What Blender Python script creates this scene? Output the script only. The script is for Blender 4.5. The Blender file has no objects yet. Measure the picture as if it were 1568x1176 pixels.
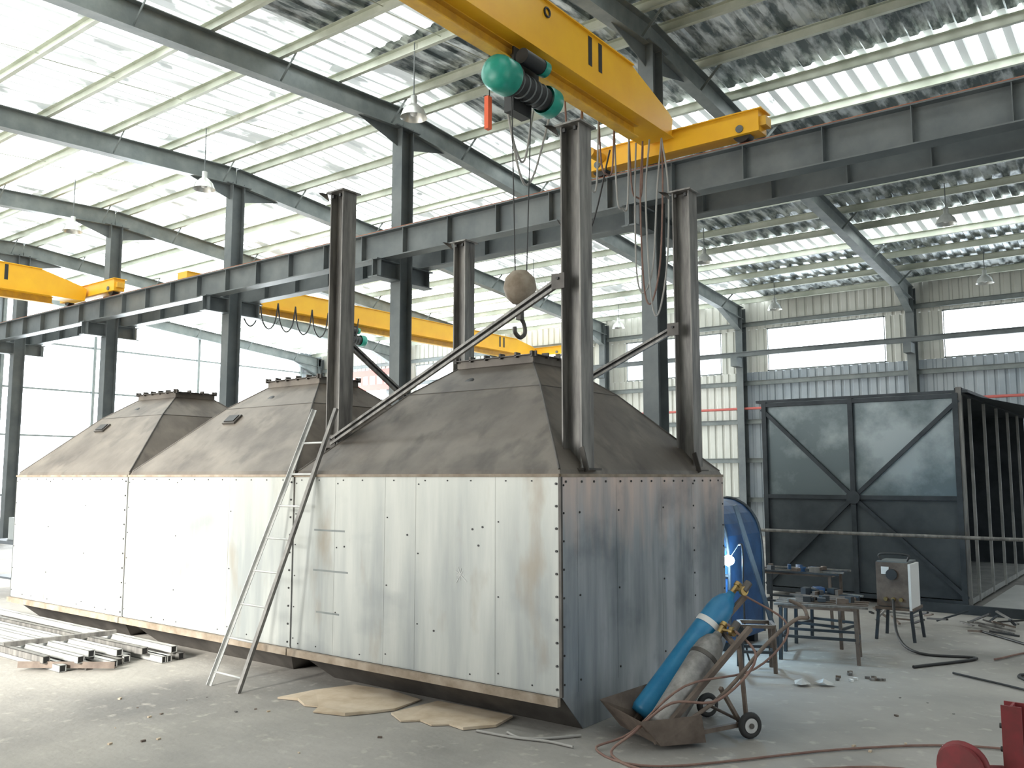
import bpy, math, random
from mathutils import Vector, Matrix
random.seed(7)
V=Vector
# ------------------------------------------------------------ materials
def M(name,c1,c2=None,rough=.6,metal=0.,scale=3.,stretch=(1,1,1),bump=0.,bscale=None,lo=.35,hi=.65,emit=None,es=0,det=6):
    m=bpy.data.materials.new(name); m.use_nodes=True
    n=m.node_tree; b=n.nodes['Principled BSDF']
    b.inputs['Roughness'].default_value=rough; b.inputs['Metallic'].default_value=metal
    b.inputs['Base Color'].default_value=(*c1,1)
    if emit:
        b.inputs['Emission Color'].default_value=(*emit,1); b.inputs['Emission Strength'].default_value=es
    if c2 or bump:
        g=n.nodes.new('ShaderNodeNewGeometry'); mp=n.nodes.new('ShaderNodeMapping'); mp.inputs['Scale'].default_value=stretch
        n.links.new(g.outputs['Position'],mp.inputs['Vector'])
        t=n.nodes.new('ShaderNodeTexNoise'); t.inputs['Scale'].default_value=scale; t.inputs['Detail'].default_value=det; t.inputs['Roughness'].default_value=.6
        n.links.new(mp.outputs[0],t.inputs['Vector'])
        if c2:
            r=n.nodes.new('ShaderNodeValToRGB'); r.color_ramp.elements[0].position=lo; r.color_ramp.elements[1].position=hi
            r.color_ramp.elements[0].color=(*c1,1); r.color_ramp.elements[1].color=(*c2,1)
            n.links.new(t.outputs['Fac'],r.inputs['Fac']); n.links.new(r.outputs['Color'],b.inputs['Base Color'])
        if bump:
            bp=n.nodes.new('ShaderNodeBump'); bp.inputs['Strength'].default_value=bump; bp.inputs['Distance'].default_value=.02
            t2=t
            if bscale:
                t2=n.nodes.new('ShaderNodeTexNoise'); t2.inputs['Scale'].default_value=bscale; t2.inputs['Detail'].default_value=5
                n.links.new(mp.outputs[0],t2.inputs['Vector'])
            n.links.new(t2.outputs['Fac'],bp.inputs['Height']); n.links.new(bp.outputs[0],b.inputs['Normal'])
    return m
def blotch(m,col,scale,stretch,lo,hi,amt=1.0):
    """second stain layer mixed over the base colour"""
    n=m.node_tree; b=n.nodes['Principled BSDF']; src=b.inputs['Base Color'].links[0].from_socket
    g=n.nodes.new('ShaderNodeNewGeometry'); mp=n.nodes.new('ShaderNodeMapping'); mp.inputs['Scale'].default_value=stretch; mp.inputs['Location'].default_value=(3.3,7.1,1.7)
    t=n.nodes.new('ShaderNodeTexNoise'); t.inputs['Scale'].default_value=scale; t.inputs['Detail'].default_value=7
    n.links.new(g.outputs['Position'],mp.inputs[0]); n.links.new(mp.outputs[0],t.inputs[0])
    r=n.nodes.new('ShaderNodeMapRange'); r.inputs[1].default_value=lo; r.inputs[2].default_value=hi; r.inputs[4].default_value=amt
    n.links.new(t.outputs['Fac'],r.inputs[0])
    mx=n.nodes.new('ShaderNodeMix'); mx.data_type='RGBA'; n.links.new(r.outputs[0],mx.inputs[0]); n.links.new(src,mx.inputs[6]); mx.inputs[7].default_value=(*col,1)
    n.links.new(mx.outputs[2],b.inputs['Base Color'])
def plate_mat(name,a,bcol,tint,rough,metal,z0,z1,sx=(9,9,.5),amt=1.):
    m=M(name,a,bcol,rough=rough,metal=metal,scale=1.0,stretch=sx,bump=.06,lo=.34,hi=.66)
    n=m.node_tree; b=n.nodes['Principled BSDF']; src=b.inputs['Base Color'].links[0].from_socket
    g=n.nodes.new('ShaderNodeNewGeometry'); s=n.nodes.new('ShaderNodeSeparateXYZ'); n.links.new(g.outputs['Position'],s.inputs[0])
    mr=n.nodes.new('ShaderNodeMapRange'); mr.inputs[1].default_value=z0; mr.inputs[2].default_value=z1; mr.inputs[4].default_value=amt
    mp=n.nodes.new('ShaderNodeMapping'); mp.inputs['Scale'].default_value=(5,5,1)
    nz=n.nodes.new('ShaderNodeTexNoise'); nz.inputs['Scale'].default_value=1.4; nz.inputs['Detail'].default_value=6
    n.links.new(g.outputs['Position'],mp.inputs[0]); n.links.new(mp.outputs[0],nz.inputs['Vector'])
    ad=n.nodes.new('ShaderNodeMath'); ad.operation='MULTIPLY_ADD'; ad.inputs[1].default_value=1.2; n.links.new(nz.outputs['Fac'],ad.inputs[0])
    sb=n.nodes.new('ShaderNodeMath'); sb.operation='SUBTRACT'; sb.inputs[1].default_value=.6; n.links.new(s.outputs['Z'],sb.inputs[0])
    n.links.new(sb.outputs[0],ad.inputs[2]); n.links.new(ad.outputs[0],mr.inputs[0])
    mx=n.nodes.new('ShaderNodeMix'); mx.data_type='RGBA'; n.links.new(mr.outputs[0],mx.inputs[0]); n.links.new(src,mx.inputs[6]); mx.inputs[7].default_value=(*tint,1)
    n.links.new(mx.outputs[2],b.inputs['Base Color'])
    return m
steel_dk=M('painted_steel_dark',(.10,.115,.12),(.15,.165,.165),rough=.5,metal=.2,scale=2)
steel_md=M('painted_steel_grey',(.15,.17,.17),(.22,.24,.23),rough=.5,metal=.2,scale=3)
purl=M('galvanised_purlin',(.42,.45,.37),(.56,.58,.50),rough=.5,metal=.1,scale=2)
rooff=M('roof_foil_sheet',(.16,.19,.20),(.76,.80,.82),rough=.33,metal=.6,scale=1.2,stretch=(4,1.2,1),bump=.5,bscale=4,lo=.43,hi=.58)
post_m=M('mill_steel_post',(.12,.115,.11),(.27,.26,.24),rough=.5,metal=.4,scale=2.5,stretch=(6,6,.8))
hood_m=M('hood_mill_steel',(.088,.074,.062),(.165,.145,.122),rough=.5,metal=.3,scale=1.3,bump=.1,bscale=12)
blotch(hood_m,(.20,.175,.145),2.2,(1,1,1),.52,.66,.6); blotch(hood_m,(.05,.042,.036),1.6,(2.5,2.5,.6),.55,.68,.55)
hood_d=M('hood_edge_dark',(.06,.055,.05),(.11,.10,.09),rough=.5,metal=.4,scale=4)
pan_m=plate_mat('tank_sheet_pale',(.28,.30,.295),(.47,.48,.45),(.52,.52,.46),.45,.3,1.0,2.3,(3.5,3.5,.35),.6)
blotch(pan_m,(.19,.21,.22),1.1,(1,1,1.6),.54,.72,.55)
blotch(pan_m,(.26,.22,.165),3.1,(1,1,.4),.60,.74,.65)
side_m=plate_mat('tank_sheet_side',(.20,.23,.25),(.46,.485,.51),(.74,.58,.50),.38,.45,1.25,1.9,(4,4,.35),.9)  # pink tint toward the top: bright reflection painted into the colour
blotch(side_m,(.10,.12,.145),1.5,(1,1,1.2),.50,.68,.65); blotch(side_m,(.55,.57,.58),2.3,(1,1,.5),.58,.72,.5)
rust=M('rusty_angle',(.20,.155,.11),(.34,.29,.23),rough=.7,metal=.3,scale=5)
bolt_m=M('bolt_dark',(.05,.05,.05),rough=.5,metal=.5)
yel=M('crane_yellow',(.86,.47,.02),(.80,.41,.02),rough=.4,scale=2)
yeld=M('crane_yellow_worn',(.74,.42,.03),(.55,.30,.04),rough=.5,scale=5)
blk=M('black_paint',(.02,.02,.02),rough=.5)
green=M('hoist_green',(.01,.23,.17),(.02,.30,.22),rough=.35,scale=6)
railm=M('rust_rail',(.28,.10,.06),(.38,.17,.10),rough=.8,scale=6)
wallm=M('wall_sheet_cream',(.52,.52,.47),(.62,.62,.57),rough=.5,metal=.1,scale=.6)
wallb=M('wall_sheet_bluegrey',(.27,.31,.34),(.37,.40,.42),rough=.5,metal=.1,scale=.8)
rubber=M('rubber',(.03,.03,.03),rough=.8)
blue=M('cylinder_blue',(.01,.16,.33),(.03,.22,.40),rough=.35,scale=8)
bluew=M('cylinder_worn_grey',(.15,.145,.14),(.36,.35,.33),rough=.5,metal=.4,scale=7)
brass=M('brass',(.45,.33,.12),(.3,.2,.1),rough=.35,metal=.9,scale=20)
redp=M('red_paint',(.20,.02,.025),(.13,.02,.02),rough=.6,scale=12)
white=M('white_enamel',(.7,.7,.68),rough=.5)
card=M('cardboard',(.42,.33,.23),(.56,.47,.36),rough=.9,scale=4)
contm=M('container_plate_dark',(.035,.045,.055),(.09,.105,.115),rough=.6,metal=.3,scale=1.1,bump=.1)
contu=M('container_plate_reflect',(.14,.175,.185),(.34,.39,.40),rough=.4,metal=.5,scale=1.0,lo=.42,hi=.62,bump=.1)  # lighter upper plates: reflected light put into the base colour
contd=M('container_frame',(.03,.038,.045),(.06,.07,.08),rough=.5,metal=.3,scale=3)
pale=M('pale_tube_steel',(.36,.37,.36),(.56,.56,.54),rough=.45,metal=.4,scale=4)
pipe=M('pipe_red',(.5,.12,.1),rough=.6)
orange=M('signal_orange',(.75,.12,.04),rough=.6)
tarp=M('blue_casing',(.012,.045,.12),(.025,.09,.22),rough=.4,scale=5)
hosem=M('hose_brown',(.16,.09,.075),(.22,.14,.11),rough=.85,scale=9)
hosew=M('cable_grey',(.30,.29,.27),rough=.7)
winm=M('translucent_pane',(.9,.95,1),rough=.4,emit=(.86,.94,1),es=7.0)
arcm=M('welding_arc',(1,1,1),emit=(.6,.85,1),es=200)
lampm=M('lamp_shade_alu',(.55,.55,.52),(.7,.7,.66),rough=.3,metal=.6,scale=9)
def ribglow(name,es_hi,es_lo,duty,thr):
    m=M(name,(.55,.58,.58),rough=.5,emit=(.93,1,1),es=1)
    n=m.node_tree; b=n.nodes['Principled BSDF']
    def mth(op,a,c=None,v=None):
        q=n.nodes.new('ShaderNodeMath'); q.operation=op
        for i,s in enumerate((a,c)):
            if s is None: continue
            if isinstance(s,(int,float)): q.inputs[i].default_value=s
            else: n.links.new(s,q.inputs[i])
        return q.outputs[0]
    g=n.nodes.new('ShaderNodeNewGeometry'); s=n.nodes.new('ShaderNodeSeparateXYZ'); n.links.new(g.outputs['Position'],s.inputs[0])
    f=mth('FRACT',mth('DIVIDE',mth('ADD',s.outputs['X'],31.0),.32))
    rib=mth('LESS_THAN',f,duty)
    mp=n.nodes.new('ShaderNodeMapping'); mp.inputs['Scale'].default_value=(3,.9,.9); t=n.nodes.new('ShaderNodeTexNoise'); t.inputs['Scale'].default_value=1; t.inputs['Detail'].default_value=4
    n.links.new(g.outputs['Position'],mp.inputs[0]); n.links.new(mp.outputs[0],t.inputs[0])
    r=n.nodes.new('ShaderNodeMapRange'); r.inputs[1].default_value=thr-.08; r.inputs[2].default_value=thr+.08; n.links.new(t.outputs['Fac'],r.inputs[0])
    e=mth('ADD',mth('MULTIPLY',mth('MULTIPLY',rib,r.outputs[0]),es_hi-es_lo),es_lo)
    n.links.new(e,b.inputs['Emission Strength']); return m
skym=ribglow('fibreglass_skylight',6.5,.25,.55,.40)
roofglow=ribglow('glowing_roof_sheet',3.6,.34,.62,.47)  # foil roof on the left given emission to look overlit and brighten the floor

# ------------------------------------------------------------ mesh builder
class B:
    def __init__(s): s.v=[];s.f=[];s.m=[];s.sm=[];s.mats=[]
    def mi(s,m):
        if m not in s.mats: s.mats.append(m)
        return s.mats.index(m)
    def add(s,vs,fs,mat,smooth=False):
        o=len(s.v); s.v+=[tuple(v) for v in vs]; k=s.mi(mat)
        for f in fs: s.f.append([o+i for i in f]); s.m.append(k); s.sm.append(smooth)
    def box(s,c,size,mat,R=None):
        x,y,z=[a/2 for a in size]; c=V(c)
        vs=[V((sx*x,sy*y,sz*z)) for sz in(-1,1) for sy in(-1,1) for sx in(-1,1)]
        if R is not None: vs=[R@v for v in vs]
        s.add([c+v for v in vs],[(0,2,3,1),(4,5,7,6),(0,1,5,4),(2,6,7,3),(0,4,6,2),(1,3,7,5)],mat)
    def bx(s,x0,x1,y0,y1,z0,z1,mat): s.box(((x0+x1)/2,(y0+y1)/2,(z0+z1)/2),(abs(x1-x0),abs(y1-y0),abs(z1-z0)),mat)
    def frame(s,p1,p2,up=(0,0,1)):
        d=(V(p2)-V(p1)).normalized(); u=V(up)
        if abs(d.dot(u))>.98: u=V((0,1,0))
        a=d.cross(u).normalized(); b=a.cross(d).normalized(); return d,a,b
    def beam(s,p1,p2,prof,mat,up=(0,0,1)):
        p1=V(p1);p2=V(p2); d,a,b=s.frame(p1,p2,up); n=len(prof)
        vs=[p1+a*q[0]+b*q[1] for q in prof]+[p2+a*q[0]+b*q[1] for q in prof]
        s.add(vs,[tuple(range(n-1,-1,-1)),tuple(range(n,2*n))]+[(i,(i+1)%n,n+(i+1)%n,n+i) for i in range(n)],mat)
    def cyl(s,p1,p2,r,mat,n=14,r2=None,caps=True):
        p1=V(p1);p2=V(p2); d,a,b=s.frame(p1,p2); r2=r if r2 is None else r2
        c=[(math.cos(2*math.pi*i/n),math.sin(2*math.pi*i/n)) for i in range(n)]
        vs=[p1+(a*x+b*y)*r for x,y in c]+[p2+(a*x+b*y)*r2 for x,y in c]
        s.add(vs,[(i,(i+1)%n,n+(i+1)%n,n+i) for i in range(n)],mat,True)
        if caps: s.add(vs,[tuple(range(n-1,-1,-1)),tuple(range(n,2*n))],mat)
    def lathe(s,p,d,prof,mat,n=20):
        p=V(p); dd,a,b=s.frame(p,p+V(d)); vs=[]
        for r,h in prof:
            for i in range(n):
                t=2*math.pi*i/n; vs.append(p+dd*h+(a*math.cos(t)+b*math.sin(t))*r)
        fs=[]
        for j in range(len(prof)-1):
            for i in range(n): fs.append((j*n+i,j*n+(i+1)%n,(j+1)*n+(i+1)%n,(j+1)*n+i))
        s.add(vs,fs,mat,True)
    def tube(s,pts,r,mat,n=8,sub=6):
        P=[V(p) for p in pts]; Q=[]
        if len(P)>2 and sub>1:
            E=[P[0]*2-P[1]]+P+[P[-1]*2-P[-2]]
            for i in range(1,len(E)-2):
                for k in range(sub):
                    t=k/sub;a,b,c,d=E[i-1],E[i],E[i+1],E[i+2]
                    Q.append(.5*((2*b)+(c-a)*t+(2*a-5*b+4*c-d)*t*t+(3*b-a-3*c+d)*t**3))
            Q.append(P[-1])
        else: Q=P
        vs=[];up=V((0,0,1)); prev=None
        for i,q in enumerate(Q):
            d=(Q[min(i+1,len(Q)-1)]-Q[max(i-1,0)]).normalized()
            a=prev-d*prev.dot(d) if prev is not None else (d.cross(up) if abs(d.dot(up))<.95 else d.cross(V((1,0,0))))
            a.normalize(); prev=a; b=d.cross(a)
            for k in range(n):
                t=2*math.pi*k/n; vs.append(q+(a*math.cos(t)+b*math.sin(t))*r)
        L=len(Q)
        s.add(vs,[(j*n+i,j*n+(i+1)%n,(j+1)*n+(i+1)%n,(j+1)*n+i) for j in range(L-1) for i in range(n)],mat,True)
        s.add(vs,[tuple(range(n-1,-1,-1)),tuple(range((L-1)*n,L*n))],mat)
    def torus(s,c,axis,R,r,mat,n=24,k=8):
        c=V(c); d,a,b=s.frame(c,c+V(axis)); vs=[]
        for i in range(n):
            t=2*math.pi*i/n; u=a*math.cos(t)+b*math.sin(t)
            for j in range(k):
                q=2*math.pi*j/k; vs.append(c+u*(R+r*math.cos(q))+d*r*math.sin(q))
        s.add(vs,[(i*k+j,i*k+(j+1)%k,((i+1)%n)*k+(j+1)%k,((i+1)%n)*k+j) for i in range(n) for j in range(k)],mat,True)
    def done(s,name,origin=None):
        xs=[v[0] for v in s.v];ys=[v[1] for v in s.v];zs=[v[2] for v in s.v]
        o=V(origin) if origin else V(((min(xs)+max(xs))/2,(min(ys)+max(ys))/2,min(zs)))
        me=bpy.data.meshes.new(name); me.from_pydata([tuple(V(v)-o) for v in s.v],[],s.f)
        for m in s.mats: me.materials.append(m)
        me.polygons.foreach_set('material_index',s.m); me.polygons.foreach_set('use_smooth',s.sm); me.update()
        ob=bpy.data.objects.new(name,me); ob.location=o; bpy.context.scene.collection.objects.link(ob)
        return ob
def Hs(w,h,tf=.014,tw=.01):
    a,b=w/2,h/2
    return [(-a,-b),(a,-b),(a,-b+tf),(tw/2,-b+tf),(tw/2,b-tf),(a,b-tf),(a,b),(-a,b),(-a,b-tf),(-tw/2,b-tf),(-tw/2,-b+tf),(-a,-b+tf)]
def Hx(w,h,tf=.014,tw=.01): return [(q[1],q[0]) for q in Hs(w,h,tf,tw)][::-1]
def Ls(a,t=.006): return [(0,0),(a,0),(a,t),(t,t),(t,a),(0,a)]
def Cs(w,h,t=.006): return [(0,-h/2),(w,-h/2),(w,-h/2+t),(t,-h/2+t),(t,h/2-t),(w,h/2-t),(w,h/2),(0,h/2)]
def Rc(w,h): return [(-w/2,-h/2),(w/2,-h/2),(w/2,h/2),(-w/2,h/2)]

X0,X1=-31.0,5.0; YN,YR,YF=-7.0,10.9,26.2
def zr(y): return 8.55-.05*(YR-y) if y<YR else 8.55-.085*(y-YR)
# ------------------------------------------------------------ floor
flm=M('dusty_concrete',(.23,.22,.20),(.36,.34,.31),rough=.8,scale=.9,lo=.3,hi=.7,bump=.25,bscale=14,det=9)
blotch(flm,(.14,.135,.13),.5,(1,1,1),.47,.66,.75); blotch(flm,(.45,.42,.37),9,(1,1,1),.60,.72,.6); blotch(flm,(.42,.395,.35),.33,(1,1,1),.5,.7,.6)
b=B(); b.bx(X0-.2,X1+.3,YN-.2,YF+.3,-.15,0,flm); b.done('floor')
b=B(); b.bx(-90,60,-60,80,-.4,-.16,M('yard_ground',(.5,.48,.44),(.6,.58,.54),rough=.9,scale=.5)); b.done('ground')
# ------------------------------------------------------------ roof sheets
def corr(b,x0,x1,ya,yb,zf,mat,per=.32,amp=.035):
    xs=[];x=x0
    while x<x1-.001:
        for dx,h in((0,0),(.36,0),(.46,1),(.9,1)): 
            if x+dx*per<x1: xs.append((x+dx*per,h*amp))
        x+=per
    xs.append((x1,0)); vs=[];n=len(xs)
    for y in(ya,yb):
        for xx,h in xs: vs.append((xx,y,zf(y)+h))
    b.add(vs,[(i,i+1,n+i+1,n+i) for i in range(n-1)],mat)
b=B(); XM=X0+.32*66
segs=[(-7.3,1.2,0),(1.2,2.4,1),(2.4,4.6,0),(4.6,5.6,1),(5.6,8.3,0),(8.3,9.1,1),(9.1,10.9,0),(10.9,13.5,0),(13.5,14.9,1),(14.9,17.2,0),(17.2,17.9,1),(17.9,20.8,0),(20.8,22.4,1),(22.4,26.4,0)]
for ya,yb,k in segs:
    corr(b,X0,XM,ya,yb,zr,skym if k else roofglow)
    corr(b,XM,X1,ya,yb,zr,skym if k else rooff)
b.done('ceiling')
b=B(); ys=[10.9-.35-i*1.2 for i in range(15)]+[10.9+.35+i*1.2 for i in range(13)]
for y in ys:
    b.beam((X0,y,zr(y)-.085),(X1,y,zr(y)-.085),Cs(.07,.16,.008),purl)
for x in [X0+2.5+i*5 for i in range(7)]:
    for i in range(14): 
        b.cyl((x,ys[i],zr(ys[i])-.06),(x,ys[i+1],zr(ys[i+1])-.12),.008,purl,5) if i<14 and ys[i+1]<10.9 else None
b.done('roof_purlins')
frames=[4.2,-.8,-5.8,-10.8,-15.8,-20.8,-25.8,-30.8]
for fx in frames:
    b=B()
    def raf(y): return zr(y)-.17-.19
    b.beam((fx,YN+.2,raf(YN+.2)),(fx,YR,raf(YR)),Hs(.2,.38),steel_md)
    b.beam((fx,YR,raf(YR)),(fx,YF-.2,raf(YF-.2)),Hs(.2,.38),steel_md)
    b.beam((fx,YR,0),(fx,YR,raf(YR)-.15),Hs(.24,.30),steel_dk,up=(0,1,0))
    b.box((fx,YR,.012),(.42,.46,.024),steel_dk); b.box((fx,YR,raf(YR)-.19),(.3,.6,.02),steel_dk)
    for sgn in(-1,1):
        y1=YR+sgn*.15;y2=YR+sgn*1.1
        b.add([(fx-.005,y1,raf(y1)-.19),(fx-.005,y2,raf(y2)-.19),(fx-.005,y1,raf(y1)-.5),(fx+.005,y1,raf(y1)-.19),(fx+.005,y2,raf(y2)-.19),(fx+.005,y1,raf(y1)-.5)],
              [(0,1,2),(3,5,4),(0,2,5,3),(1,4,5,2),(0,3,4,1)],steel_dk)
        yo=YR+sgn*.15
        b.bx(fx-.11,fx+.11,min(yo,yo+sgn*.55),max(yo,yo+sgn*.55),5.2,5.22,steel_dk)
        b.bx(fx-.11,fx+.11,min(yo,yo+sgn*.55),max(yo,yo+sgn*.55),5.50,5.52,steel_dk)
        b.bx(fx-.006,fx+.006,min(yo,yo+sgn*.55),max(yo,yo+sgn*.55),5.2,5.52,steel_dk)
        b.bx(fx-.11,fx+.11,yo+sgn*.44,yo+sgn*.46,5.22,5.5,steel_dk)
    ye=YF-.25
    b.beam((fx,ye,0),(fx,ye,zr(ye)-.2),Hs(.22,.32),steel_dk,up=(0,1,0))
    y2=ye-1.6
    b.add([(fx-.006,ye,raf(ye)-.15),(fx-.006,y2,raf(y2)-.15),(fx-.006,ye,raf(ye)-.62),(fx+.006,ye,raf(ye)-.15),(fx+.006,y2,raf(y2)-.15),(fx+.006,ye,raf(ye)-.62)],
          [(0,1,2),(3,5,4),(0,2,5,3),(1,4,5,2),(0,3,4,1)],steel_md)
    b.beam((fx,ye,raf(ye)-.62),(fx,y2,raf(y2)-.17),Rc(.18,.012),steel_md)
    b.bx(fx-.1,fx+.1,ye-.6,ye-.15,5.18,5.46,steel_dk)
    b.beam((fx,YN+.25,0),(fx,YN+.25,zr(YN)-.2),Hs(.22,.32),steel_dk,up=(0,1,0))
    for i,y in enumerate(ys):
        if i%2==0 and YN+1<y<YF-1:
            for sg in(-1,1):
                b.beam((fx+sg*.05,y,raf(y)-.15),(fx+sg*.42,y,zr(y)-.15),Rc(.045,.008),steel_md,up=(0,1,0))
    b.done('steel_portal_frame')
def runway(y,z0,z1,name,w=.24):
    b=B(); h=z1-z0
    b.beam((X0+.2,y,(z0+z1)/2),(X1-.1,y,(z0+z1)/2),Hs(w,h,.018,.012),steel_dk)
    if h>.4:
        x=X0+.8
        while x<X1-.3:
            b.bx(x-.005,x+.005,y-.11,y+.11,z0+.018,z1-.018,steel_dk); x+=1.0
        b.bx(X0+.2,X1-.1,y-.03,y+.03,z1,z1+.05,railm)
    return b.done(name)
runway(10.42,5.525,6.0,'crane_runway_beam'); runway(11.38,5.525,6.0,'crane_runway_beam'); runway(25.5,5.47,5.62,'crane_runway_beam',.12)
# ------------------------------------------------------------ walls
def corrwall(b,axis,a0,a1,z0,z1,pos,mat,per=.25,amp=.03):
    xs=[];x=a0
    while x<a1:
        for dx,h in((0,0),(.55,0),(.65,1),(.9,1)):
            if x+dx*per<a1: xs.append((x+dx*per,h*amp))
        x+=per
    xs.append((a1,0));n=len(xs);vs=[]
    for z in(z0,z1):
        for xx,h in xs: vs.append((xx,pos+h,z) if axis=='x' else (pos-h,xx,z))
    b.add(vs,[(i,i+1,n+i+1,n+i) for i in range(n-1)],mat)
b=B(); yw=YF; WZ0,WZ1=5.05,6.4
corrwall(b,'x',X0,-11,0,WZ0,yw,wallm); corrwall(b,'x',-11,X1,0,WZ0,yw,wallb); corrwall(b,'x',X0,X1,WZ1,zr(yw)+.05,yw,wallm)
fr=sorted(frames)
for i in range(len(fr)-1):
    corrwall(b,'x',fr[i]-.75,fr[i]+.75,WZ0,WZ1,yw,wallm)
corrwall(b,'x',fr[-1]-.75,X1,WZ0,WZ1,yw,wallm)
for z in(1.1,2.3,3.5,4.7,6.55): b.beam((X0,yw-.1,z),(X1,yw-.1,z),Cs(.06,.14,.006),steel_md)
b.done('wall_right')
for i in range(len(fr)-1):
    b=B(); xa,xb=fr[i]+.75,fr[i+1]-.75
    b.bx(xa,xb,yw+.02,yw+.03,WZ0,WZ1,winm)
    for z in(WZ0+.02,WZ1-.02): b.bx(xa,xb,yw-.02,yw+.02,z-.02,z+.02,steel_md)
    for x in(xa+.03,xb-.03): b.bx(x-.012,x+.012,yw-.02,yw+.015,WZ0,WZ1,steel_md)
    b.done('window_%d'%(i+1))
b=B()
corrwall(b,'y',10.9,12.6,0,8.4,X0,wallb); corrwall(b,'y',25,26.2,0,7.3,X0,wallb)
b.bx(X0-.04,X0-.03,12.6,25,0,8.3,winm)
for y in(12.6,15.7,19.9,25): b.bx(X0-.03,X0+.1,y-.05,y+.05,0,zr(y)-.2,steel_md)
for z in(1.2,3.2,4.8,6.4): b.bx(X0-.03,X0+.05,10.9,26.2,z-.03,z+.03,steel_md)
b.done('wall_back')
b=B(); corrwall(b,'x',X0,-21,0,zr(YN),YN,wallm); corrwall(b,'x',-5.2,X1,0,zr(YN),YN,wallm)  # unseen near wall; gap edges placed to shape the sun patch
b.done('wall_left')
b=B(); corrwall(b,'y',YN,-2,0,7.6,X1+.05,wallm); corrwall(b,'y',-2,9,5.0,7.9,X1+.05,wallm); corrwall(b,'y',9,YF,0,7.2,X1+.05,wallb)  # unseen end wall added to dim the right side; gap lets some light in
b.done('dimming_end_wall')
b=B(); b.cyl((X0+.5,yw-.3,3.9),(X1-.2,yw-.3,3.9),.04,pipe,10)
for fx in fr: b.bx(fx-.02,fx+.02,yw-.3,yw-.1,3.83,3.86,steel_dk)
b.done('wall_pipe')

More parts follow.
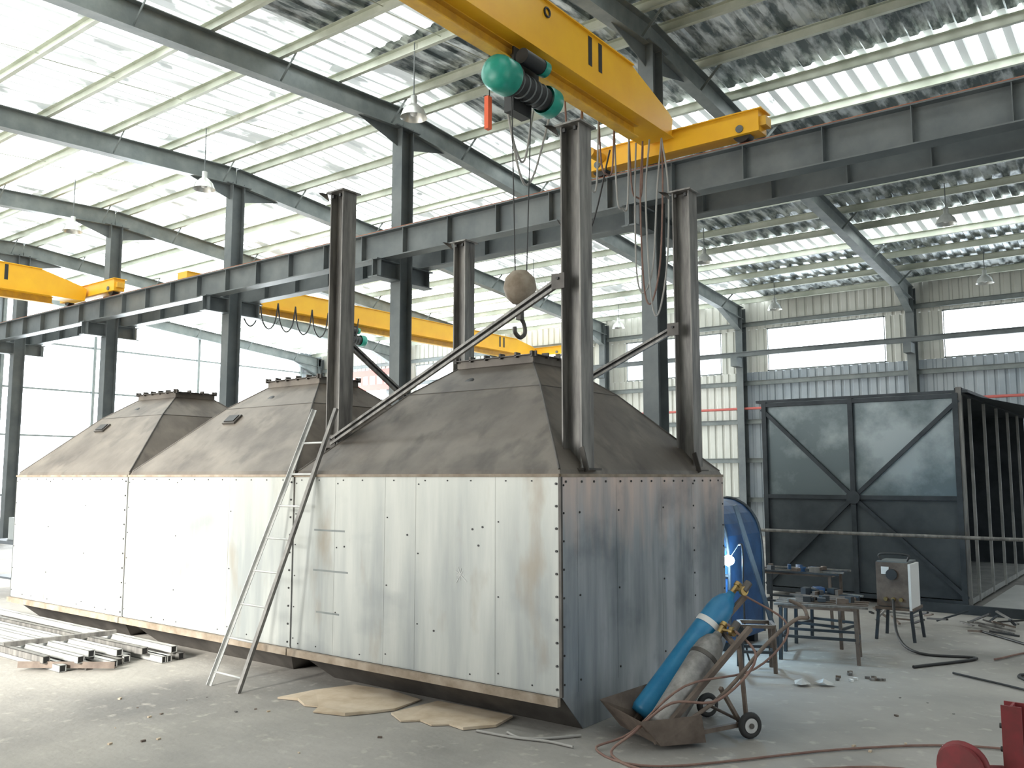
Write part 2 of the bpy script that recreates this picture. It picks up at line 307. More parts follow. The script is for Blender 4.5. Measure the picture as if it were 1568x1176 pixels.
# ------------------------------------------------------------ hopper tanks
Y0,Y1=5.21,7.99; ZB,ZT=.27,1.8
def tank(xr,L,last):
    b=B(); xl=xr-L+.015
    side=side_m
    b.add([(xl,Y0,ZB),(xr,Y0,ZB),(xr,Y1,ZB),(xl,Y1,ZB),(xl,Y0,ZT),(xr,Y0,ZT),(xr,Y1,ZT),(xl,Y1,ZT)],
          [(0,1,5,4),(2,3,7,6),(3,0,4,7)],pan_m)
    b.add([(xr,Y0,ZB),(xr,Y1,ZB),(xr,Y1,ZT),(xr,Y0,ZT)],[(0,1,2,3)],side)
    tx=0 if last else .28; t=.27
    b.add([(xl,Y0,ZB),(xr,Y0,ZB),(xr,Y1,ZB),(xl,Y1,ZB),(xl+.28,Y0+t,0.0),(xr-tx,Y0+t,0.0),(xr-tx,Y1-t,0.0),(xl+.28,Y1-t,0.0)],
          [(0,4,5,1),(2,6,7,3),(3,7,4,0),(4,7,6,5)],hood_d)
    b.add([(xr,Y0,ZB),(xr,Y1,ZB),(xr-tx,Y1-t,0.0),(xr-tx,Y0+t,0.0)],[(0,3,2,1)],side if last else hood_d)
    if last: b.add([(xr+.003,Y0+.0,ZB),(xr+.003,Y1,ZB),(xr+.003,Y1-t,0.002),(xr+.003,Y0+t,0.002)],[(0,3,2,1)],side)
    cuts=[0,.19,.40,.52,.80,1.0] if last else [0,.33,.66,1.0]
    W=xr-xl
    for i in range(len(cuts)-1):
        a=xl+W*cuts[i]; c=xl+W*cuts[i+1]
        b.bx(a+.0012,c-.0012,Y0-.006,Y0-.0005,ZB+.01,ZT-.003,pan_m)
        for k in range(6):
            z=ZB+.09+k*(ZT-ZB-.15)/5
            if i==0 or (i+k)%2==0: b.cyl((a+.03,Y0-.011,z),(a+.03,Y0-.005,z),.006,bolt_m,8)
        x=a+.1
        while x<c-.05:
            b.cyl((x,Y0-.011,ZT-.03),(x,Y0-.005,ZT-.03),.006,bolt_m,8)
            if int(x*10)%2: b.cyl((x,Y0-.011,ZB+.05),(x,Y0-.005,ZB+.05),.006,bolt_m,8)
            x+=.24
    for k in range(10):
        z=ZB+.05+k*(ZT-ZB-.1)/9; b.cyl((xr-.03,Y0-.014,z),(xr-.03,Y0-.005,z),.009,bolt_m,8)
    if last:
        for q in ((-4.30,1.28),(-4.26,1.42),(-4.36,1.40),(-5.05,1.33),(-5.8,1.2),(-4.75,.6)): b.cyl((q[0],Y0-.011,q[1]),(q[0],Y0-.005,q[1]),.008,bolt_m,8)
        for k in range(9):
            an=k*2*math.pi/9+random.uniform(-.2,.2); r=random.uniform(.03,.085)
            b.beam((-4.48,Y0-.008,1.05),(-4.48+r*math.cos(an),Y0-.008,1.05+r*math.sin(an)),Rc(.004,.002),white,up=(0,1,0))
        # faint horizontal rub marks left by straps
        for (a1,a2,z) in((-6.2,-5.8,1.33),(-6.2,-5.75,.98),(-6.15,-5.85,.62)):
            b.bx(a1,a2,Y0-.0075,Y0-.006,z-.008,z+.008,steel_md)
    b.bx(xl,xl+.006,Y0-.008,Y0-.004,ZB,ZT,bolt_m)
    b.beam((xl,Y0-.03,ZB-.03),(xr,Y0-.03,ZB-.03),Rc(.035,.06),rust)
    b.beam((xl,Y0-.008,ZT+.01),(xr,Y0-.008,ZT+.01),Rc(.02,.022),rust)
    b.beam((xr-.001,Y0,ZT+.01),(xr-.001,Y1,ZT+.01),Rc(.02,.022),rust)
    if last:
        ycut=[Y0,5.42,5.98,6.72,7.3,Y1]
        for i in range(5):
            a=ycut[i]; e=ycut[i+1]
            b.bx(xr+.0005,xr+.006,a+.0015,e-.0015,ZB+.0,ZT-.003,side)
            for k in range(8):
                z=ZB+.08+k*(ZT-ZB-.14)/7
                if i in(0,4) or k%3==0: b.cyl((xr+.004,a+.03,z),(xr+.012,a+.03,z),.008,bolt_m,8)
                if i==4: b.cyl((xr+.004,e-.03,z),(xr+.012,e-.03,z),.008,bolt_m,8)
            y=a+.06
            while y<e-.03: b.cyl((xr+.004,y,ZT-.035),(xr+.013,y,ZT-.035),.009,bolt_m,8); y+=.17
        b.beam((xr+.004,Y0-.004,ZB),(xr+.004,Y0-.004,ZT),Rc(.022,.022),hood_d,up=(0,1,0))
    cx=(xl+xr)/2
    tl,tr,tf,tb=cx-.46,cx+.40,6.35,6.88; z0,zm,z1=ZT+.025,2.57,2.84; 
    def ring(fx,z,ex=0):
        return [(xl+(tl-xl)*fx-ex,Y0+(tf-Y0)*fx-ex,z),(xr+(tr-xr)*fx+ex,Y0+(tf-Y0)*fx-ex,z),(xr+(tr-xr)*fx+ex,Y1+(tb-Y1)*fx+ex,z),(xl+(tl-xl)*fx-ex,Y1+(tb-Y1)*fx+ex,z)]
    R=ring(0,z0-.02,.0)+ring(.02,z0+.03)+ring(.70,zm,.03)+ring(1,z1)
    for j in range(3):
        b.add(R,[(j*4+i,j*4+(i+1)%4,(j+1)*4+(i+1)%4,(j+1)*4+i) for i in range(4)],hood_m)
    for i in range(4):
        b.tube([V(R[4+i]),V(R[8+i]),V(R[12+i])],.009,hood_d,6,1)
    for i in range(4): b.tube([V(R[8+i]),V(R[8+(i+1)%4])],.005,hood_d,6,1)
    for (p,q) in(((tl-.02,tf-.02),(tr+.02,tf-.02)),((tr+.02,tf-.02),(tr+.02,tb+.02)),((tr+.02,tb+.02),(tl-.02,tb+.02)),((tl-.02,tb+.02),(tl-.02,tf-.02))):
        b.beam((p[0],p[1],z1+.02),(q[0],q[1],z1+.02),Rc(.008,.07),hood_m)
        b.beam((p[0],p[1],z1+.058),(q[0],q[1],z1+.058),Rc(.07,.008),hood_d)
        L2=(V((*q,0))-V((*p,0))).length; k=max(2,int(L2/.17))
        for i in range(k+1):
            t=i/k; x=p[0]+(q[0]-p[0])*t;y=p[1]+(q[1]-p[1])*t
            b.box((x,y,z1+.065),(.02,.07,.05) if p[1]==q[1] else (.07,.02,.05),hood_d)
    nrm=V((0,-(zm-z0),(tf-Y0)*.7)).normalized()
    def onf(fx,x): return V((x,Y0+(tf-Y0)*fx-(.03*fx/.7),z0+(zm-z0)*fx/.7))
    p=V((cx-.16,6.13,2.665))
    b.lathe(p-nrm*.03,nrm,[(.0,.043),(.05,.043),(.055,.02)],blk,16)
    if not last:
        p=onf(.56,cx-.42); Rm=nrm.to_track_quat('Z','Y').to_matrix()
        b.box(p,(.22,.14,.05),hood_d,Rm); b.box(p+nrm*.03,(.17,.10,.012),blk,Rm)
    return b.done('steel_hopper_tank')
tank(-3.55,2.95,True); tank(-6.5,2.88,False); tank(-9.38,2.75,False)
# ------------------------------------------------------------ posts
ZP=4.54
for (x,y,zb) in((-3.65,5.6,1.86),(-6.35,5.6,1.93),(-3.7,7.6,1.86),(-6.6,7.7,1.9)):
    b=B()
    b.beam((x,y,zb),(x,y,ZP),Hx(.17,.18,.012,.008),post_m,up=(0,1,0))
    b.bx(x-.13,x+.13,y-.13,y+.13,zb-.012,zb+.005,hood_d); b.bx(x-.12,x+.12,y-.12,y+.12,ZP,ZP+.015,post_m)
    for s in(-1,1):
        b.beam((x+s*.09,y-.09,zb+.16),(x+s*.15,y-.11,zb-.02),Rc(.01,.05),hood_d)
        b.bx(x+s*.05-.012,x+s*.05+.012,y-.095,y-.07,ZP-.05,ZP-.02,bolt_m)
    b.add([(x-.12,y-.1,ZP),(x-.2,y-.16,ZP+.02),(x-.12,y-.16,ZP),(x-.09,y-.1,ZP-.08)],[(0,1,2),(0,3,1)],hood_d)
    b.done('steel_h_post')
def brace(p,q,name='steel_brace'):
    b=B(); u=V((0,0,.026))
    for s in(-1,1): b.beam(V(p)+u*s,V(q)+u*s,Rc(.03,.022),post_m)
    b.beam(V(p)+V((0,.012,0)),V(q)+V((0,.012,0)),Rc(.006,.05),blk)
    p=V(p)+V((0,-.012,.0)); 
    for s in(p,V(q)):
        b.box(s,(.12,.012,.12),hood_d); b.cyl(s+V((0,-.02,.02)),s+V((0,.0,.02)),.012,bolt_m,8)
    b.done(name)
brace((-3.74,5.49,3.30),(-6.33,5.49,2.13)); brace((-3.79,7.5,3.2),(-6.5,7.6,2.1)); brace((-6.37,5.7,3.1),(-6.55,7.62,2.1))
# ------------------------------------------------------------ ladder
b=B(); la,lb=V((-6.84,4.62,0)),V((-6.42,5.36,2.42)); ra,rb=V((-6.40,4.60,0)),V((-6.12,5.36,2.42))
b.beam(la,lb,Ls(.035,.006),pale,up=(0,-1,0)); b.beam(ra,rb,Rc(.038,.03),post_m,up=(0,-1,0)); 
for i in range(8):
    t=(.12+i*.3)/2.55; b.cyl(la.lerp(lb,t),ra.lerp(rb,t),.010,pale,8)
b.done('leaning_ladder')
# ------------------------------------------------------------ cranes
def crane(xc,ya,yb,zb,zt,hoist_y=None):
    b=B(); w=.19
    prof=[(ya,zb),(yb-.22,zb),(yb-.18,zb+.28),(yb-.30,zb+.34),(yb-1.25,zt),(ya,zt)]
    vs=[(xc-w,y,z) for y,z in prof]+[(xc+w,y,z) for y,z in prof]; n=len(prof)
    b.add(vs,[tuple(range(n)),tuple(range(2*n-1,n-1,-1))]+[(i,n+i,n+(i+1)%n,(i+1)%n) for i in range(n)],yel)
    b.bx(xc-w-.05,xc+w+.05,ya,yb-.25,zb-.014,zb+.002,yel); b.bx(xc-w-.03,xc+w+.03,ya,yb-1.25,zt-.004,zt+.012,yel)
    b.beam((xc,ya,zb-.09),(xc,yb-.9,zb-.09),Hs(.14,.16,.014,.012),yeld)
    b.bx(xc-1.25,xc+1.35,yb-.13,yb+.13,6.13,6.4,yel); b.bx(xc-1.3,xc+1.4,yb-.16,yb+.16,6.40,6.415,yel)
    for s in(-1.02,1.1):
        b.cyl((xc+s,yb-.07,6.17),(xc+s,yb+.07,6.17),.12,blk,18)
        b.cyl((xc+s,yb-.15,6.20),(xc+s,yb-.12,6.20),.05,steel_dk,12)
    b.bx(xc+1.35,xc+1.43,yb-.09,yb+.09,6.2,6.32,yeld); b.bx(xc-1.33,xc-1.25,yb-.09,yb+.09,6.2,6.32,yeld)
    b.cyl((xc-.95,yb-.15,6.28),(xc-.95,yb-.45,6.28),.07,yeld,14)
    for k in(0,.22): b.add([(xc+w+.003,yb-2.05-k,zt-.03),(xc+w+.003,yb-1.97-k,zt-.03),(xc+w+.003,yb-1.97-k,zt-.38),(xc+w+.003,yb-2.05-k,zt-.38)],[(0,1,2,3)],blk)
    b.torus((xc+w+.01,yb-3.1,zt-.12),(1,0,0),.05,.012,blk,14,6)
    b.cyl((xc-w-.1,ya,zb+.05),(xc-w-.1,yb-1,zb+.05),.012,steel_md,6)
    if hoist_y:
        y=hoist_y; z=zb-.45; x=xc+.12
        for s in(-1,1):
            b.bx(xc+s*.11-.01,xc+s*.11+.01,y-.22,y+.22,zb-.32,zb-.06,blk)
            for q in(-.14,.14): b.cyl((xc+s*.09,y+q,zb-.15),(xc+s*.05,y+q,zb-.15),.055,steel_dk,14)
        b.bx(xc-.14,xc+.14,y-.18,y+.18,zb-.36,zb-.28,blk)
        b.cyl((x,y-.28,z),(x,y+.30,z),.125,blk,22)
        for q in(-.2,-.1,0,.1,.2): b.torus((x,y+q,z),(0,1,0),.125,.012,steel_dk,20,6)
        b.lathe((x,y-.28,z),(0,-1,0),[(.17,0),(.185,.03),(.185,.2),(.16,.27),(.08,.31),(0,.32)],green,24)
        b.lathe((x,y+.30,z),(0,1,0),[(.15,0),(.16,.03),(.16,.16),(.13,.2),(.07,.23),(0,.23)],green,24)
        b.lathe((x,y-.28,z),(0,1,0),[(0,0),(.17,0),(.17,.03),(.13,.03)],blk,24)
        b.cyl((xc+.24,y-.24,z+.24),(xc+.24,y+.08,z+.24),.08,blk,16); b.lathe((xc+.24,y+.08,z+.24),(0,1,0),[(.085,0),(.085,.09),(.04,.13),(0,.13)],green,16)
        b.bx(x-.2,x-.08,y-.12,y+.18,z-.24,z-.02,blk)
    return b
b=crane(-5.32,-5.5,10.42,6.27,6.88,hoist_y=7.05)
hx,hy=-5.25,7.0; zbk=3.72
for dy in(-.14,.20): b.cyl((hx,hy+dy,5.75),(hx,hy+dy*.55,zbk+.05),.007,bolt_m,6)
b.lathe((hx,hy,zbk-.18),(0,0,1),[(0,0),(.08,.01),(.14,.07),(.17,.17),(.15,.27),(.08,.34),(0,.35)],rust,20)
b.torus((hx,hy,zbk),(1,0,0),.13,.03,hood_d,20,8)
b.bx(hx-.03,hx+.03,hy-.03,hy+.03,zbk-.34,zbk-.16,hood_d)
b.tube([(hx,hy,zbk-.3),(hx+.0,hy+.07,zbk-.38),(hx,hy+.08,zbk-.47),(hx,hy,zbk-.52),(hx,hy-.08,zbk-.48),(hx,hy-.09,zbk-.42)],.022,hood_d)
b.cyl((hx-.1,hy-.38,5.85),(hx-.1,hy-.38,5.3),.006,bolt_m,6)
b.bx(hx-.125,hx-.075,hy-.43,hy-.37,5.28,5.62,orange)
b.tube([(-5.4,6.9,5.9),(-5.4,7.1,5.3),(-5.45,7.35,5.2),(-5.5,7.6,5.9),(-5.5,7.8,6.3)],.013,hosew)
b.tube([(-5.4,6.9,5.9),(-5.4,7.2,5.0),(-5.45,7.5,5.05),(-5.5,7.9,5.9),(-5.5,8.0,6.3)],.013,hosew)
for i in range(5):
    y=8.3+i*.38; d=[.5,.9,.6,.95,.7][i]
    b.tube([(-5.56,y,6.3),(-5.56,y+.06,6.3-d),(-5.56,y+.19,6.2-d),(-5.56,y+.32,6.3-d),(-5.56,y+.38,6.3)],.012,hosew if i%2 else hosem)
for i in range(3):
    b.tube([(-5.5+.1*i,9.9,6.2),(-5.5+.08*i,9.85,5.4),(-5.46+.1*i,9.8,4.4-.15*i),(-5.36+.1*i,9.8,4.15-.15*i),(-5.25+.1*i,9.85,4.5),(-5.2+.08*i,9.9,5.5),(-5.15,9.95,6.2)],.012,hosew if i!=1 else hosem)
b.tube([(-5.9,9.9,6.2),(-6.2,9.9,5.2),(-6.5,9.9,5.0),(-6.8,9.95,5.4)],.012,blk)
b.done('overhead_crane')
b=crane(-20.9,-5.5,10.42,6.0,6.58); b.done('overhead_crane')
b=crane(-18.5,11.38,25.5,6.1,6.6,hoist_y=16.6)
for i in range(8):
    y=12.2+i*.55; b.tube([(-18.1,y,6.2),(-18.1,y+.08,5.7),(-18.1,y+.27,5.5),(-18.1,y+.46,5.7),(-18.1,y+.55,6.2)],.018,blk)
b.done('overhead_crane')
# ------------------------------------------------------------ lamps
for (x,y,z) in((-9,9.3,7.25),(-14.5,9.3,7.25),(-19.4,9.2,7.25),(-24.5,9.2,7.25),(-8.9,19.3,6.95),(-3.55,19.3,6.95),(-14,19.3,6.95),(-19.2,19.3,6.95),(-3.65,24.2,6.6),(-9.1,24.4,6.6),(-14.3,24.4,6.6)):
    b=B(); b.cyl((x,y,z+.25),(x,y,zr(y)-.02),.010,steel_dk,6)
    b.lathe((x,y,z),(0,0,1),[(.21,0),(.20,.02),(.16,.12),(.08,.2),(.05,.22),(.05,.34),(0,.35)],lampm,20)
    b.lathe((x,y,z+.04),(0,0,1),[(0,-.02),(.05,0),(.06,.06),(.03,.13)],white,12); b.done('high_bay_lamp')
# ------------------------------------------------------------ enclosure on the right
b=B(); xa,xb,ya,yb,z0,z1=-5.25,-2.43,13.4,19.6,.05,2.96
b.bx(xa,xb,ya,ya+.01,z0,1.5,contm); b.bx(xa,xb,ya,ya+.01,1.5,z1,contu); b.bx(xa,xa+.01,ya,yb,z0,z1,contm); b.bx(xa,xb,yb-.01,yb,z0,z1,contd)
b.bx(xa,xb,ya,yb,z0,z0+.08,pale); b.bx(xa-.1,xb+.12,ya-.02,yb,z1,z1+.04,contd)
def L(p,q,w=.055): b.beam(p,q,Rc(w,.05),contd,up=(0,-1,0))
yy=ya-.03; mx=(xa+xb)/2-.05; mz=1.5
for x in(xa+.04,mx,xb-.04): b.bx(x-.035,x+.035,yy-.03,yy+.03,0,z1,contd)
for z in(z0+.04,mz,z1-.04): b.bx(xa,xb,yy-.025,yy+.025,z-.03,z+.03,contd)
for p in((xa,z1-.1),(xb,z1-.1),(xa,z0+.1),(xb,z0+.1)): L((p[0],yy-.0,p[1]),(mx,yy,mz))
b.cyl((mx,yy-.05,mz),(mx,yy,mz),.1,contd,16)
b.bx(xb-.03,xb+.04,ya-.04,ya+.04,0,z1+.08,post_m)
for i in range(5):
    y=ya+.75+i*1.15; b.bx(xb-.02,xb+.02,y-.02,y+.02,.05,z1,pale)
b.beam((xb,ya,z1+.02),(xb,yb,z1+.02),Rc(.1,.1),contd)
b.add([(xb,ya,z1),(xb+.9,ya+.6,z1-.22),(xb+.9,yb,z1-.22),(xb,yb,z1)],[(0,1,2,3)],contd)
b.done('steel_plate_enclosure')
b=B(); b.bx(-2.3,1.5,13.0,16.5,0.0,.05,M('pale_slab',(.5,.5,.48),(.6,.6,.57),rough=.7,scale=2)); 
b.bx(-3.35,1.5,12.94,13.0,0.0,.12,contd); b.done('steel_floor_platform')
b=B(); b.cyl((-6.0,12.6,1.02),(1.5,12.6,1.02),.024,post_m,10)
for x in(-5.6,.6): b.cyl((x,12.6,0),(x,12.6,1.02),.022,post_m,10); b.bx(x-.1,x+.1,12.5,12.7,0,.01,post_m)
b.done('pipe_guard_rail')
# ------------------------------------------------------------ gas cylinder cart
def gas(b,p,q,r,mat,capm):
    p=V(p);q=V(q);L=(q-p).length;d=(q-p).normalized()
    b.lathe(p,d,[(0,0),(r*.85,0),(r,.04),(r,L-.18),(r*.93,L-.11),(r*.7,L-.05),(r*.35,L-.01),(r*.3,L+.02),(0,L+.02)],mat,24)
    b.cyl(p+d*(L*.72),p+d*(L*.76),r+.004,white if mat is blue else hood_d,24)
    b.cyl(q,q+d*.09,.022,capm,12); s=d.cross(V((0,0,1))).normalized()
    b.cyl(q+d*.06,q+d*.06+s*.09,.012,capm,10); b.cyl(q+d*.09,q+d*.12,.03,capm,12)
    b.cyl(q+d*.06+s*.09,q+d*.06+s*.12,.035,brass,14); b.cyl(q+d*.06+s*.1,q+d*.14+s*.1,.03,hood_d,14)
b=B(); g1a,g1b=V((-3.21,5.73,.09)),V((-2.82,6.44,.90)); g2a,g2b=V((-2.95,5.52,.09)),V((-2.80,6.14,.64))
gas(b,g1a,g1b,.10,blue,brass); gas(b,g2a,g2b,.105,bluew,brass)
trm=M('tray_brown',(.11,.085,.07),(.2,.16,.13),rough=.7,metal=.3,scale=6)
b.add([(-3.32,5.62,.03),(-2.86,5.36,.03),(-2.66,5.62,.03),(-3.12,5.9,.03),(-3.42,5.5,.22),(-2.94,5.24,.20),(-2.66,5.56,.22),(-3.2,5.95,.3)],[(0,3,2,1),(0,1,5,4),(1,2,6,5),(3,0,4,7)],trm)
b.beam((-2.9,5.36,.06),(-2.55,6.15,.72),Rc(.035,.035),trm); b.beam((-3.25,5.7,.06),(-2.72,6.5,.9),Rc(.035,.035),trm)
b.tube([(-2.9,5.34,.05),(-2.62,5.75,.30),(-2.42,6.1,.62),(-2.28,6.3,.78),(-2.2,6.35,.80)],.014,trm)
b.tube([(-2.2,6.35,.80),(-2.3,6.55,.84),(-2.45,6.7,.86)],.014,trm)
b.beam((-2.78,5.7,.30),(-2.95,6.0,.33),Rc(.03,.03),trm); b.beam((-2.6,6.02,.6),(-2.85,6.3,.66),Rc(.03,.03),trm)
b.beam((-2.62,5.78,.36),(-2.58,6.0,.09),Rc(.025,.025),trm); b.beam((-2.62,6.1,.66),(-2.54,6.02,.1),Rc(.025,.025),trm)
b.beam((-2.86,5.45,.06),(-2.55,6.0,.09),Rc(.03,.03),trm)
b.cyl((-2.50,5.98,.09),(-2.95,6.3,.09),.012,trm,8)
for c in((-2.50,5.98),(-2.97,6.31)):
    ax=V((.45,-.32,0)).normalized(); c=V((*c,.09)); b.torus(c,ax,.068,.022,rubber,22,8); b.cyl(c-ax*.02,c+ax*.02,.05,pale,18); b.cyl(c-ax*.03,c+ax*.03,.018,hood_d,10)
b.done('gas_cylinder_cart')
b=B()
b.tube([(-2.74,6.2,.72),(-2.45,6.0,.55),(-2.6,5.7,.30),(-2.85,5.5,.28),(-3.0,5.25,.12),(-3.05,5.05,.015),(-2.6,4.95,.015),(-2.0,5.5,.015),(-1.5,5.9,.015),(-.8,5.9,.015),(0,6.2,.015),(.8,6.6,.015)],.009,hosem)
b.tube([(-2.74,6.45,.92),(-2.4,6.5,.7),(-2.5,6.1,.45),(-2.8,5.6,.38),(-3.05,5.3,.1),(-3.2,5.1,.012),(-2.7,5.05,.012),(-1.9,6.1,.012),(-1.2,6.7,.012),(-.2,6.9,.012),(.8,7.6,.012)],.008,hosem)
b.done('gas_hose')
b=B()
b.tube([(-3.9,5.05,.012),(-3.75,5.0,.012),(-3.6,5.1,.012),(-3.45,5.3,.012)],.010,hosew)
b.tube([(-4.1,4.95,.012),(-3.8,4.98,.012),(-3.55,5.05,.012),(-3.35,5.05,.012)],.009,hosew)
b.done('welding_cable')
b=B()
b.tube([(-2.0,11.6,.015),(-1.2,10.6,.015),(-.9,9.6,.015),(-1.3,9.2,.015),(-.4,8.4,.015),(.6,8.9,.015)],.014,blk)
b.tube([(-1.8,9.0,.015),(-1.1,8.6,.015),(-.5,8.0,.015),(.3,7.9,.015),(1.2,8.0,.015)],.010,blk)
b.tube([(-1.6,9.9,.015),(-1.3,10.6,.015),(-.6,10.9,.015),(.2,10.4,.015),(.9,10.8,.015)],.010,hosem)
b.done('power_cable')
# ------------------------------------------------------------ blue casing being welded + arc
b=B(); n=12; vs=[]; ox=-4.22; hw=.40
for k,y in enumerate((8.7,9.6)):
    for i in range(n+1):
        t=math.pi*i/n; vs.append((ox-hw*math.cos(t),y,1.05+.5*math.sin(t)))
b.add(vs,[(i,i+1,n+2+i,n+1+i) for i in range(n)],tarp)
b.add([(ox-hw*math.cos(math.pi*i/n),8.7,1.05+.5*math.sin(math.pi*i/n)) for i in range(n+1)],[tuple(range(n+1))],tarp)
b.bx(ox-hw,ox+hw,8.7,9.6,.1,1.05,tarp)
for y in(8.69,9.61): b.tube([(ox+hw,y,.1),(ox+hw,y,1.05),(ox+hw*.7,y,1.42),(ox,y,1.56),(ox-hw*.7,y,1.42)],.018,contd)
for z in(.5,.78,1.05): b.bx(ox-hw,ox+hw+.01,8.675,8.7,z-.015,z+.015,contd)
b.beam((ox+hw,8.9,1.5),(ox+hw+.33,9.2,.0),Rc(.04,.04),contd)
b.bx(ox-hw+.05,ox+hw-.05,8.75,8.85,0,.1,contd); b.bx(ox-hw+.05,ox+hw-.05,9.45,9.55,0,.1,contd)
b.done('blue_machine_casing')
b=B(); b.lathe((-3.76,8.55,.95),(0,0,1),[(0,-.06),(.055,-.03),(.065,0),(.055,.03),(0,.06)],arcm,12); b.cyl((-3.74,8.54,.97),(-3.62,8.5,1.12),.006,blk,6); b.tube([(-3.62,8.5,1.12),(-3.56,8.45,1.08),(-3.54,8.4,.6),(-3.5,8.4,.02),(-3.3,8.5,.015)],.010,blk)
b.done('welding_torch')
# ------------------------------------------------------------ trestles
def bench(x,y,w,dp,h,rot,name,top=True):
    b=B(); c,s=math.cos(rot),math.sin(rot)
    def T(a,bb,z): return (x+a*c-bb*s,y+a*s+bb*c,z)
    for sx in(-1,1):
        for sy in(-1,1): b.beam(T(sx*w/2,sy*dp/2,0),T(sx*w/2*.96,sy*dp/2,h),Rc(.03,.03),trm if sx>0 else contd)
        b.beam(T(sx*w/2,-dp/2,h),T(sx*w/2,dp/2,h),Rc(.03,.03),trm); b.beam(T(sx*w/2,-dp/2,h*.4),T(sx*w/2,dp/2,h*.4),Rc(.025,.025),contd)
    for sy in(-1,1):
        b.beam(T(-w/2,sy*dp/2,h),T(w/2,sy*dp/2,h),Rc(.03,.03),trm); b.beam(T(-w/2,sy*dp/2,h*.45),T(w/2,sy*dp/2,h*.45),Rc(.025,.025),contd)
    if top:
        for i in range(4): b.beam(T(-w/2-.05,-dp/2+dp*i/3,h+.02),T(w/2+.1,-dp/2+dp*i/3+random.uniform(-.05,.05),h+.02),Rc(.04,.02),random.choice([trm,post_m,contd]))
        for i in range(11):
            b.box(T(random.uniform(-.4,.4)*w,random.uniform(-.4,.4)*dp,h+.05),(random.uniform(.04,.14),random.uniform(.03,.1),random.uniform(.03,.08)),random.choice([bolt_m,trm,post_m,tarp,contd]),Matrix.Rotation(random.uniform(0,3),3,'Z'))
    b.done(name)
bench(-3.0,9.0,.72,.45,.52,.25,'steel_work_trestle'); bench(-3.2,9.8,.5,.4,.5,-.1,'steel_work_trestle'); bench(-3.3,8.1,.3,.28,.42,.5,'steel_stool_frame',False)
bench(-3.9,11.0,.9,.5,.62,.05,'steel_work_trestle')
b=B(); x,y=-2.65,10.65
for sx in(-1,1):
    for sy in(-1,1): b.beam((x+sx*.2,y+sy*.22,0),(x+sx*.17,y+sy*.2,.32),Rc(.03,.03),contd)
    b.beam((x+sx*.18,y-.22,.32),(x+sx*.18,y+.22,.32),Rc(.03,.03),contd)
b.bx(x-.2,x+.2,y-.22,y+.22,.33,.36,trm)
b.bx(x-.17,x+.15,y-.2,y+.2,.36,.86,steel_dk); b.bx(x-.18,x+.16,y-.21,y-.195,.37,.85,trm)
b.bx(x+.165,x+.19,y-.24,y+.15,.34,.84,white)
b.cyl((x-.01,y-.24,.72),(x-.01,y-.21,.72),.06,blk,18); b.bx(x-.12,x-.04,y-.225,y-.21,.72,.8,white)
for q in(-.08,.0,.08): b.cyl((x+q,y-.25,.45),(x+q,y-.2,.45),.022,brass,10)
b.tube([(x-.15,y-.1,.86),(x-.15,y-.1,.93),(x+.13,y-.1,.93),(x+.13,y-.1,.86)],.012,blk)
b.tube([(x,y-.25,.45),(x+.1,y-.5,.1),(x+.4,y-.9,.02),(x+.9,y-.8,.015),(x+.5,y-1.6,.015)],.015,blk)
b.done('welding_machine')
b=B()
for i in range(24):
    a=random.uniform(-3.3,-1.6); c=random.uniform(11.4,12.3)
    b.beam((a,c,.02+random.random()*.05),(a+random.uniform(-.4,.4),c+random.uniform(-.3,.2),.03+random.random()*.18),Rc(.03,.02),random.choice([trm,post_m,contd,bolt_m]))
b.done('scrap_metal_pile')
b=B()
for i in range(14):
    a=random.uniform(-2.6,-2.2); c=random.uniform(8.1,8.5); b.box((a,c,.012),(.04,.025,.02),random.choice([trm,white,post_m]),Matrix.Rotation(i,3,'Z'))
b.done('steel_offcuts')
b=B(); 
for i,(a,c) in enumerate(((-2.75,7.75),(-2.6,7.85))):
    vs=[];n=9
    for k in range(n):
        t=2*math.pi*k/n; r=random.uniform(.05,.09); vs.append((a+r*math.cos(t),c+r*math.sin(t),.012+random.random()*.03))
    vs.append((a,c,.06)); b.add(vs,[(k,(k+1)%n,n) for k in range(n)],pale)
b.done('crumpled_rag')
# ------------------------------------------------------------ tube stack, cardboard, red stand
b=B()
for i in range(17):
    y=4.02+i*.066+random.uniform(-.015,.015); xe=-8.6+.65*i/16+random.uniform(-.25,.2); Lr=random.uniform(4.0,6.5); dy=random.uniform(-.05,.08)
    z=.035+(.0 if i%3 else .07)
    p,q=V((xe,y,z)),V((xe-Lr,y+dy,z))
    w=.065; t=.006
    for (a,h,ww,hh) in((0,w/2-t/2,w,t),(0,-w/2+t/2,w,t),(-w/2+t/2,0,t,w),(w/2-t/2,0,t,w)):
        b.beam(p,q,[(a-ww/2,h-hh/2),(a+ww/2,h-hh/2),(a+ww/2,h+hh/2),(a-ww/2,h+hh/2)],pale if i%4 else post_m)
    b.bx(xe-.012,xe-.008,y-.026,y+.026,z-.026,z+.026,blk)
b.beam((-8.05,4.42,.02),(-8.75,3.86,.03),Ls(.06),trm); b.beam((-9.4,4.0,.145),(-9.2,5.05,.145),Rc(.05,.05),post_m)
b.done('steel_tube_stack')
def sheet(pts,name,h=.02):
    b=B(); n=len(pts); 
    vs=[(x,y,.004) for x,y in pts]+[(x,y,.010+random.random()*h) for x,y in pts]
    b.add(vs,[tuple(range(n-1,-1,-1)),tuple(range(n,2*n))]+[(i,(i+1)%n,n+(i+1)%n,n+i) for i in range(n)],card)
    b.done(name)
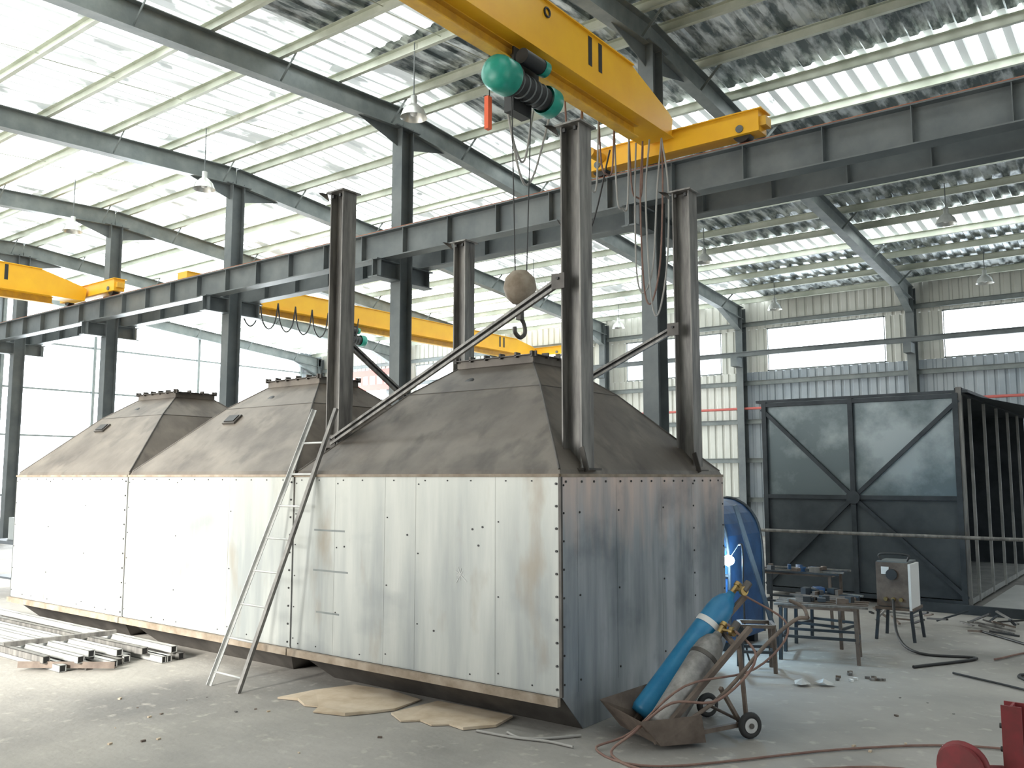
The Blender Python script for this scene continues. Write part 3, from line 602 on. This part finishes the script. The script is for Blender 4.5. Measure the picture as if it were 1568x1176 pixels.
sheet([(-5.98,4.68),(-5.80,4.74),(-5.62,4.66),(-5.5,4.70),(-5.42,4.58),(-5.15,4.66),(-5.05,4.82),(-4.96,5.0),(-5.02,5.35),(-5.4,5.38),(-5.8,5.35),(-5.9,5.0)],'cardboard_sheet')
sheet([(-4.9,4.90),(-4.7,4.80),(-4.6,4.90),(-4.45,4.86),(-4.36,4.95),(-4.2,4.92),(-4.06,5.12),(-4.12,5.4),(-4.5,5.42),(-4.86,5.38)],'cardboard_sheet')
b=B()
for i in range(60):
    a=random.uniform(-7,-1.5); c=random.uniform(3.2,4.5)
    if i>30: a=random.uniform(-2,2); c=random.uniform(5,8)
    s=random.uniform(.006,.02); b.box((a,c,s/3),(s*1.6,s,s*.6),random.choice([trm,card,post_m]),Matrix.Rotation(i,3,'Z'))
b.done('floor_debris')
b=B(); x,y=-.67,4.52
b.beam((x,y,0),(x,y,.80),Hs(.08,.1,.01,.01),redp,up=(0,1,0)); b.bx(x-.14,x+.14,y-.14,y+.14,0,.012,redp)
b.beam((x,y,.45),(x+.9,y+.25,.45),Cs(.05,.09,.008),redp); b.beam((x+.9,y+.25,0),(x+.9,y+.25,.8),Hs(.08,.1,.01,.01),redp,up=(0,1,0)); b.bx(x+.76,x+1.04,y+.11,y+.39,0,.012,redp)
b.cyl((x-.05,y,.50),(x-.22,y-.10,.50),.03,redp,12); b.cyl((x-.20,y-.15,.52),(x-.18,y-.07,.52),.10,redp,26); b.torus((x-.19,y-.11,.52),(.02,.1,0),.1,.016,redp,26,8)
for z in(.6,.7): b.cyl((x-.055,y,z),(x-.03,y,z),.012,bolt_m,8)
b.done('red_steel_stand')
b=B(); x,y=-14.6,6.6
for sx in(-.7,.7):
    for sy in(-.3,.3): b.beam((x+sx,y+sy,0),(x+sx,y+sy,.75),Rc(.05,.05),contd)
b.bx(x-.8,x+.8,y-.38,y+.38,.75,.8,contd); b.bx(x-.7,x+.7,y-.3,y+.3,.2,.23,contd)
b.bx(x+.1,x+.6,y-.2,y+.2,.8,1.0,redp); b.bx(x-.5,x-.1,y-.2,y+.2,.8,1.15,steel_dk); b.cyl((x+.0,y,.8),(x,y,1.2),.08,redp,14)
b.done('workshop_table')
b=B(); b.bx(-28.2,-25.4,25.15,25.17,5.35,6.2,pipe)
for i in range(6): b.bx(-27.9+i*.42,-27.62+i*.42,25.14,25.149,5.6,5.95,white)
for x in(-28.15,-25.45): b.cyl((x,25.16,6.2),(x,25.16,6.7),.012,steel_dk,6)
b.done('red_banner')
# ------------------------------------------------------------ lights
w=bpy.data.worlds.new('sky'); bpy.context.scene.world=w; w.use_nodes=True
bg=w.node_tree.nodes['Background']; bg.inputs[0].default_value=(.88,.95,1,1); bg.inputs[1].default_value=1.5
def area(name,loc,rot,sx,sy,p,col=(1,1,1)):
    l=bpy.data.lights.new(name,'AREA'); l.shape='RECTANGLE'; l.size=sx; l.size_y=sy; l.energy=p; l.color=col
    o=bpy.data.objects.new(name,l); o.location=loc; o.rotation_euler=rot; bpy.context.scene.collection.objects.link(o); return o
area('gate_fill',(-14,YN-.3,3.3),(math.radians(90),0,0),11,6,1300,(1,.98,.94))  # fill lamp added in the unseen gate for a left-to-right falloff
area('gable_daylight',(X0+.4,18,3.5),(math.radians(90),0,math.radians(-90)),10,6,2500,(.9,.96,1))
l=bpy.data.lights.new('sun','SUN'); l.energy=13; l.angle=math.radians(15); l.color=(1,.97,.9)
o=bpy.data.objects.new('sun',l); o.location=(-14,-20,12)
o.rotation_euler=V((-.14,1,-.40)).to_track_quat('-Z','Y').to_euler(); bpy.context.scene.collection.objects.link(o)
l=bpy.data.lights.new('welding_arc_glow','POINT'); l.energy=22; l.color=(.35,.65,1); l.shadow_soft_size=.03
o=bpy.data.objects.new('welding_arc_glow',l); o.location=(-3.70,8.40,.97); bpy.context.scene.collection.objects.link(o)
# ------------------------------------------------------------ camera
c=bpy.data.cameras.new('camera'); c.sensor_width=36; c.lens=36*1340/1568; c.clip_end=300
o=bpy.data.objects.new('camera',c); o.location=(0,0,1.8); o.rotation_euler=(math.radians(96.05),0,math.radians(37.4)); bpy.context.scene.collection.objects.link(o)
bpy.context.scene.camera=o
vs=bpy.context.scene.view_settings; vs.view_transform='Standard'; vs.look='None'; vs.exposure=0
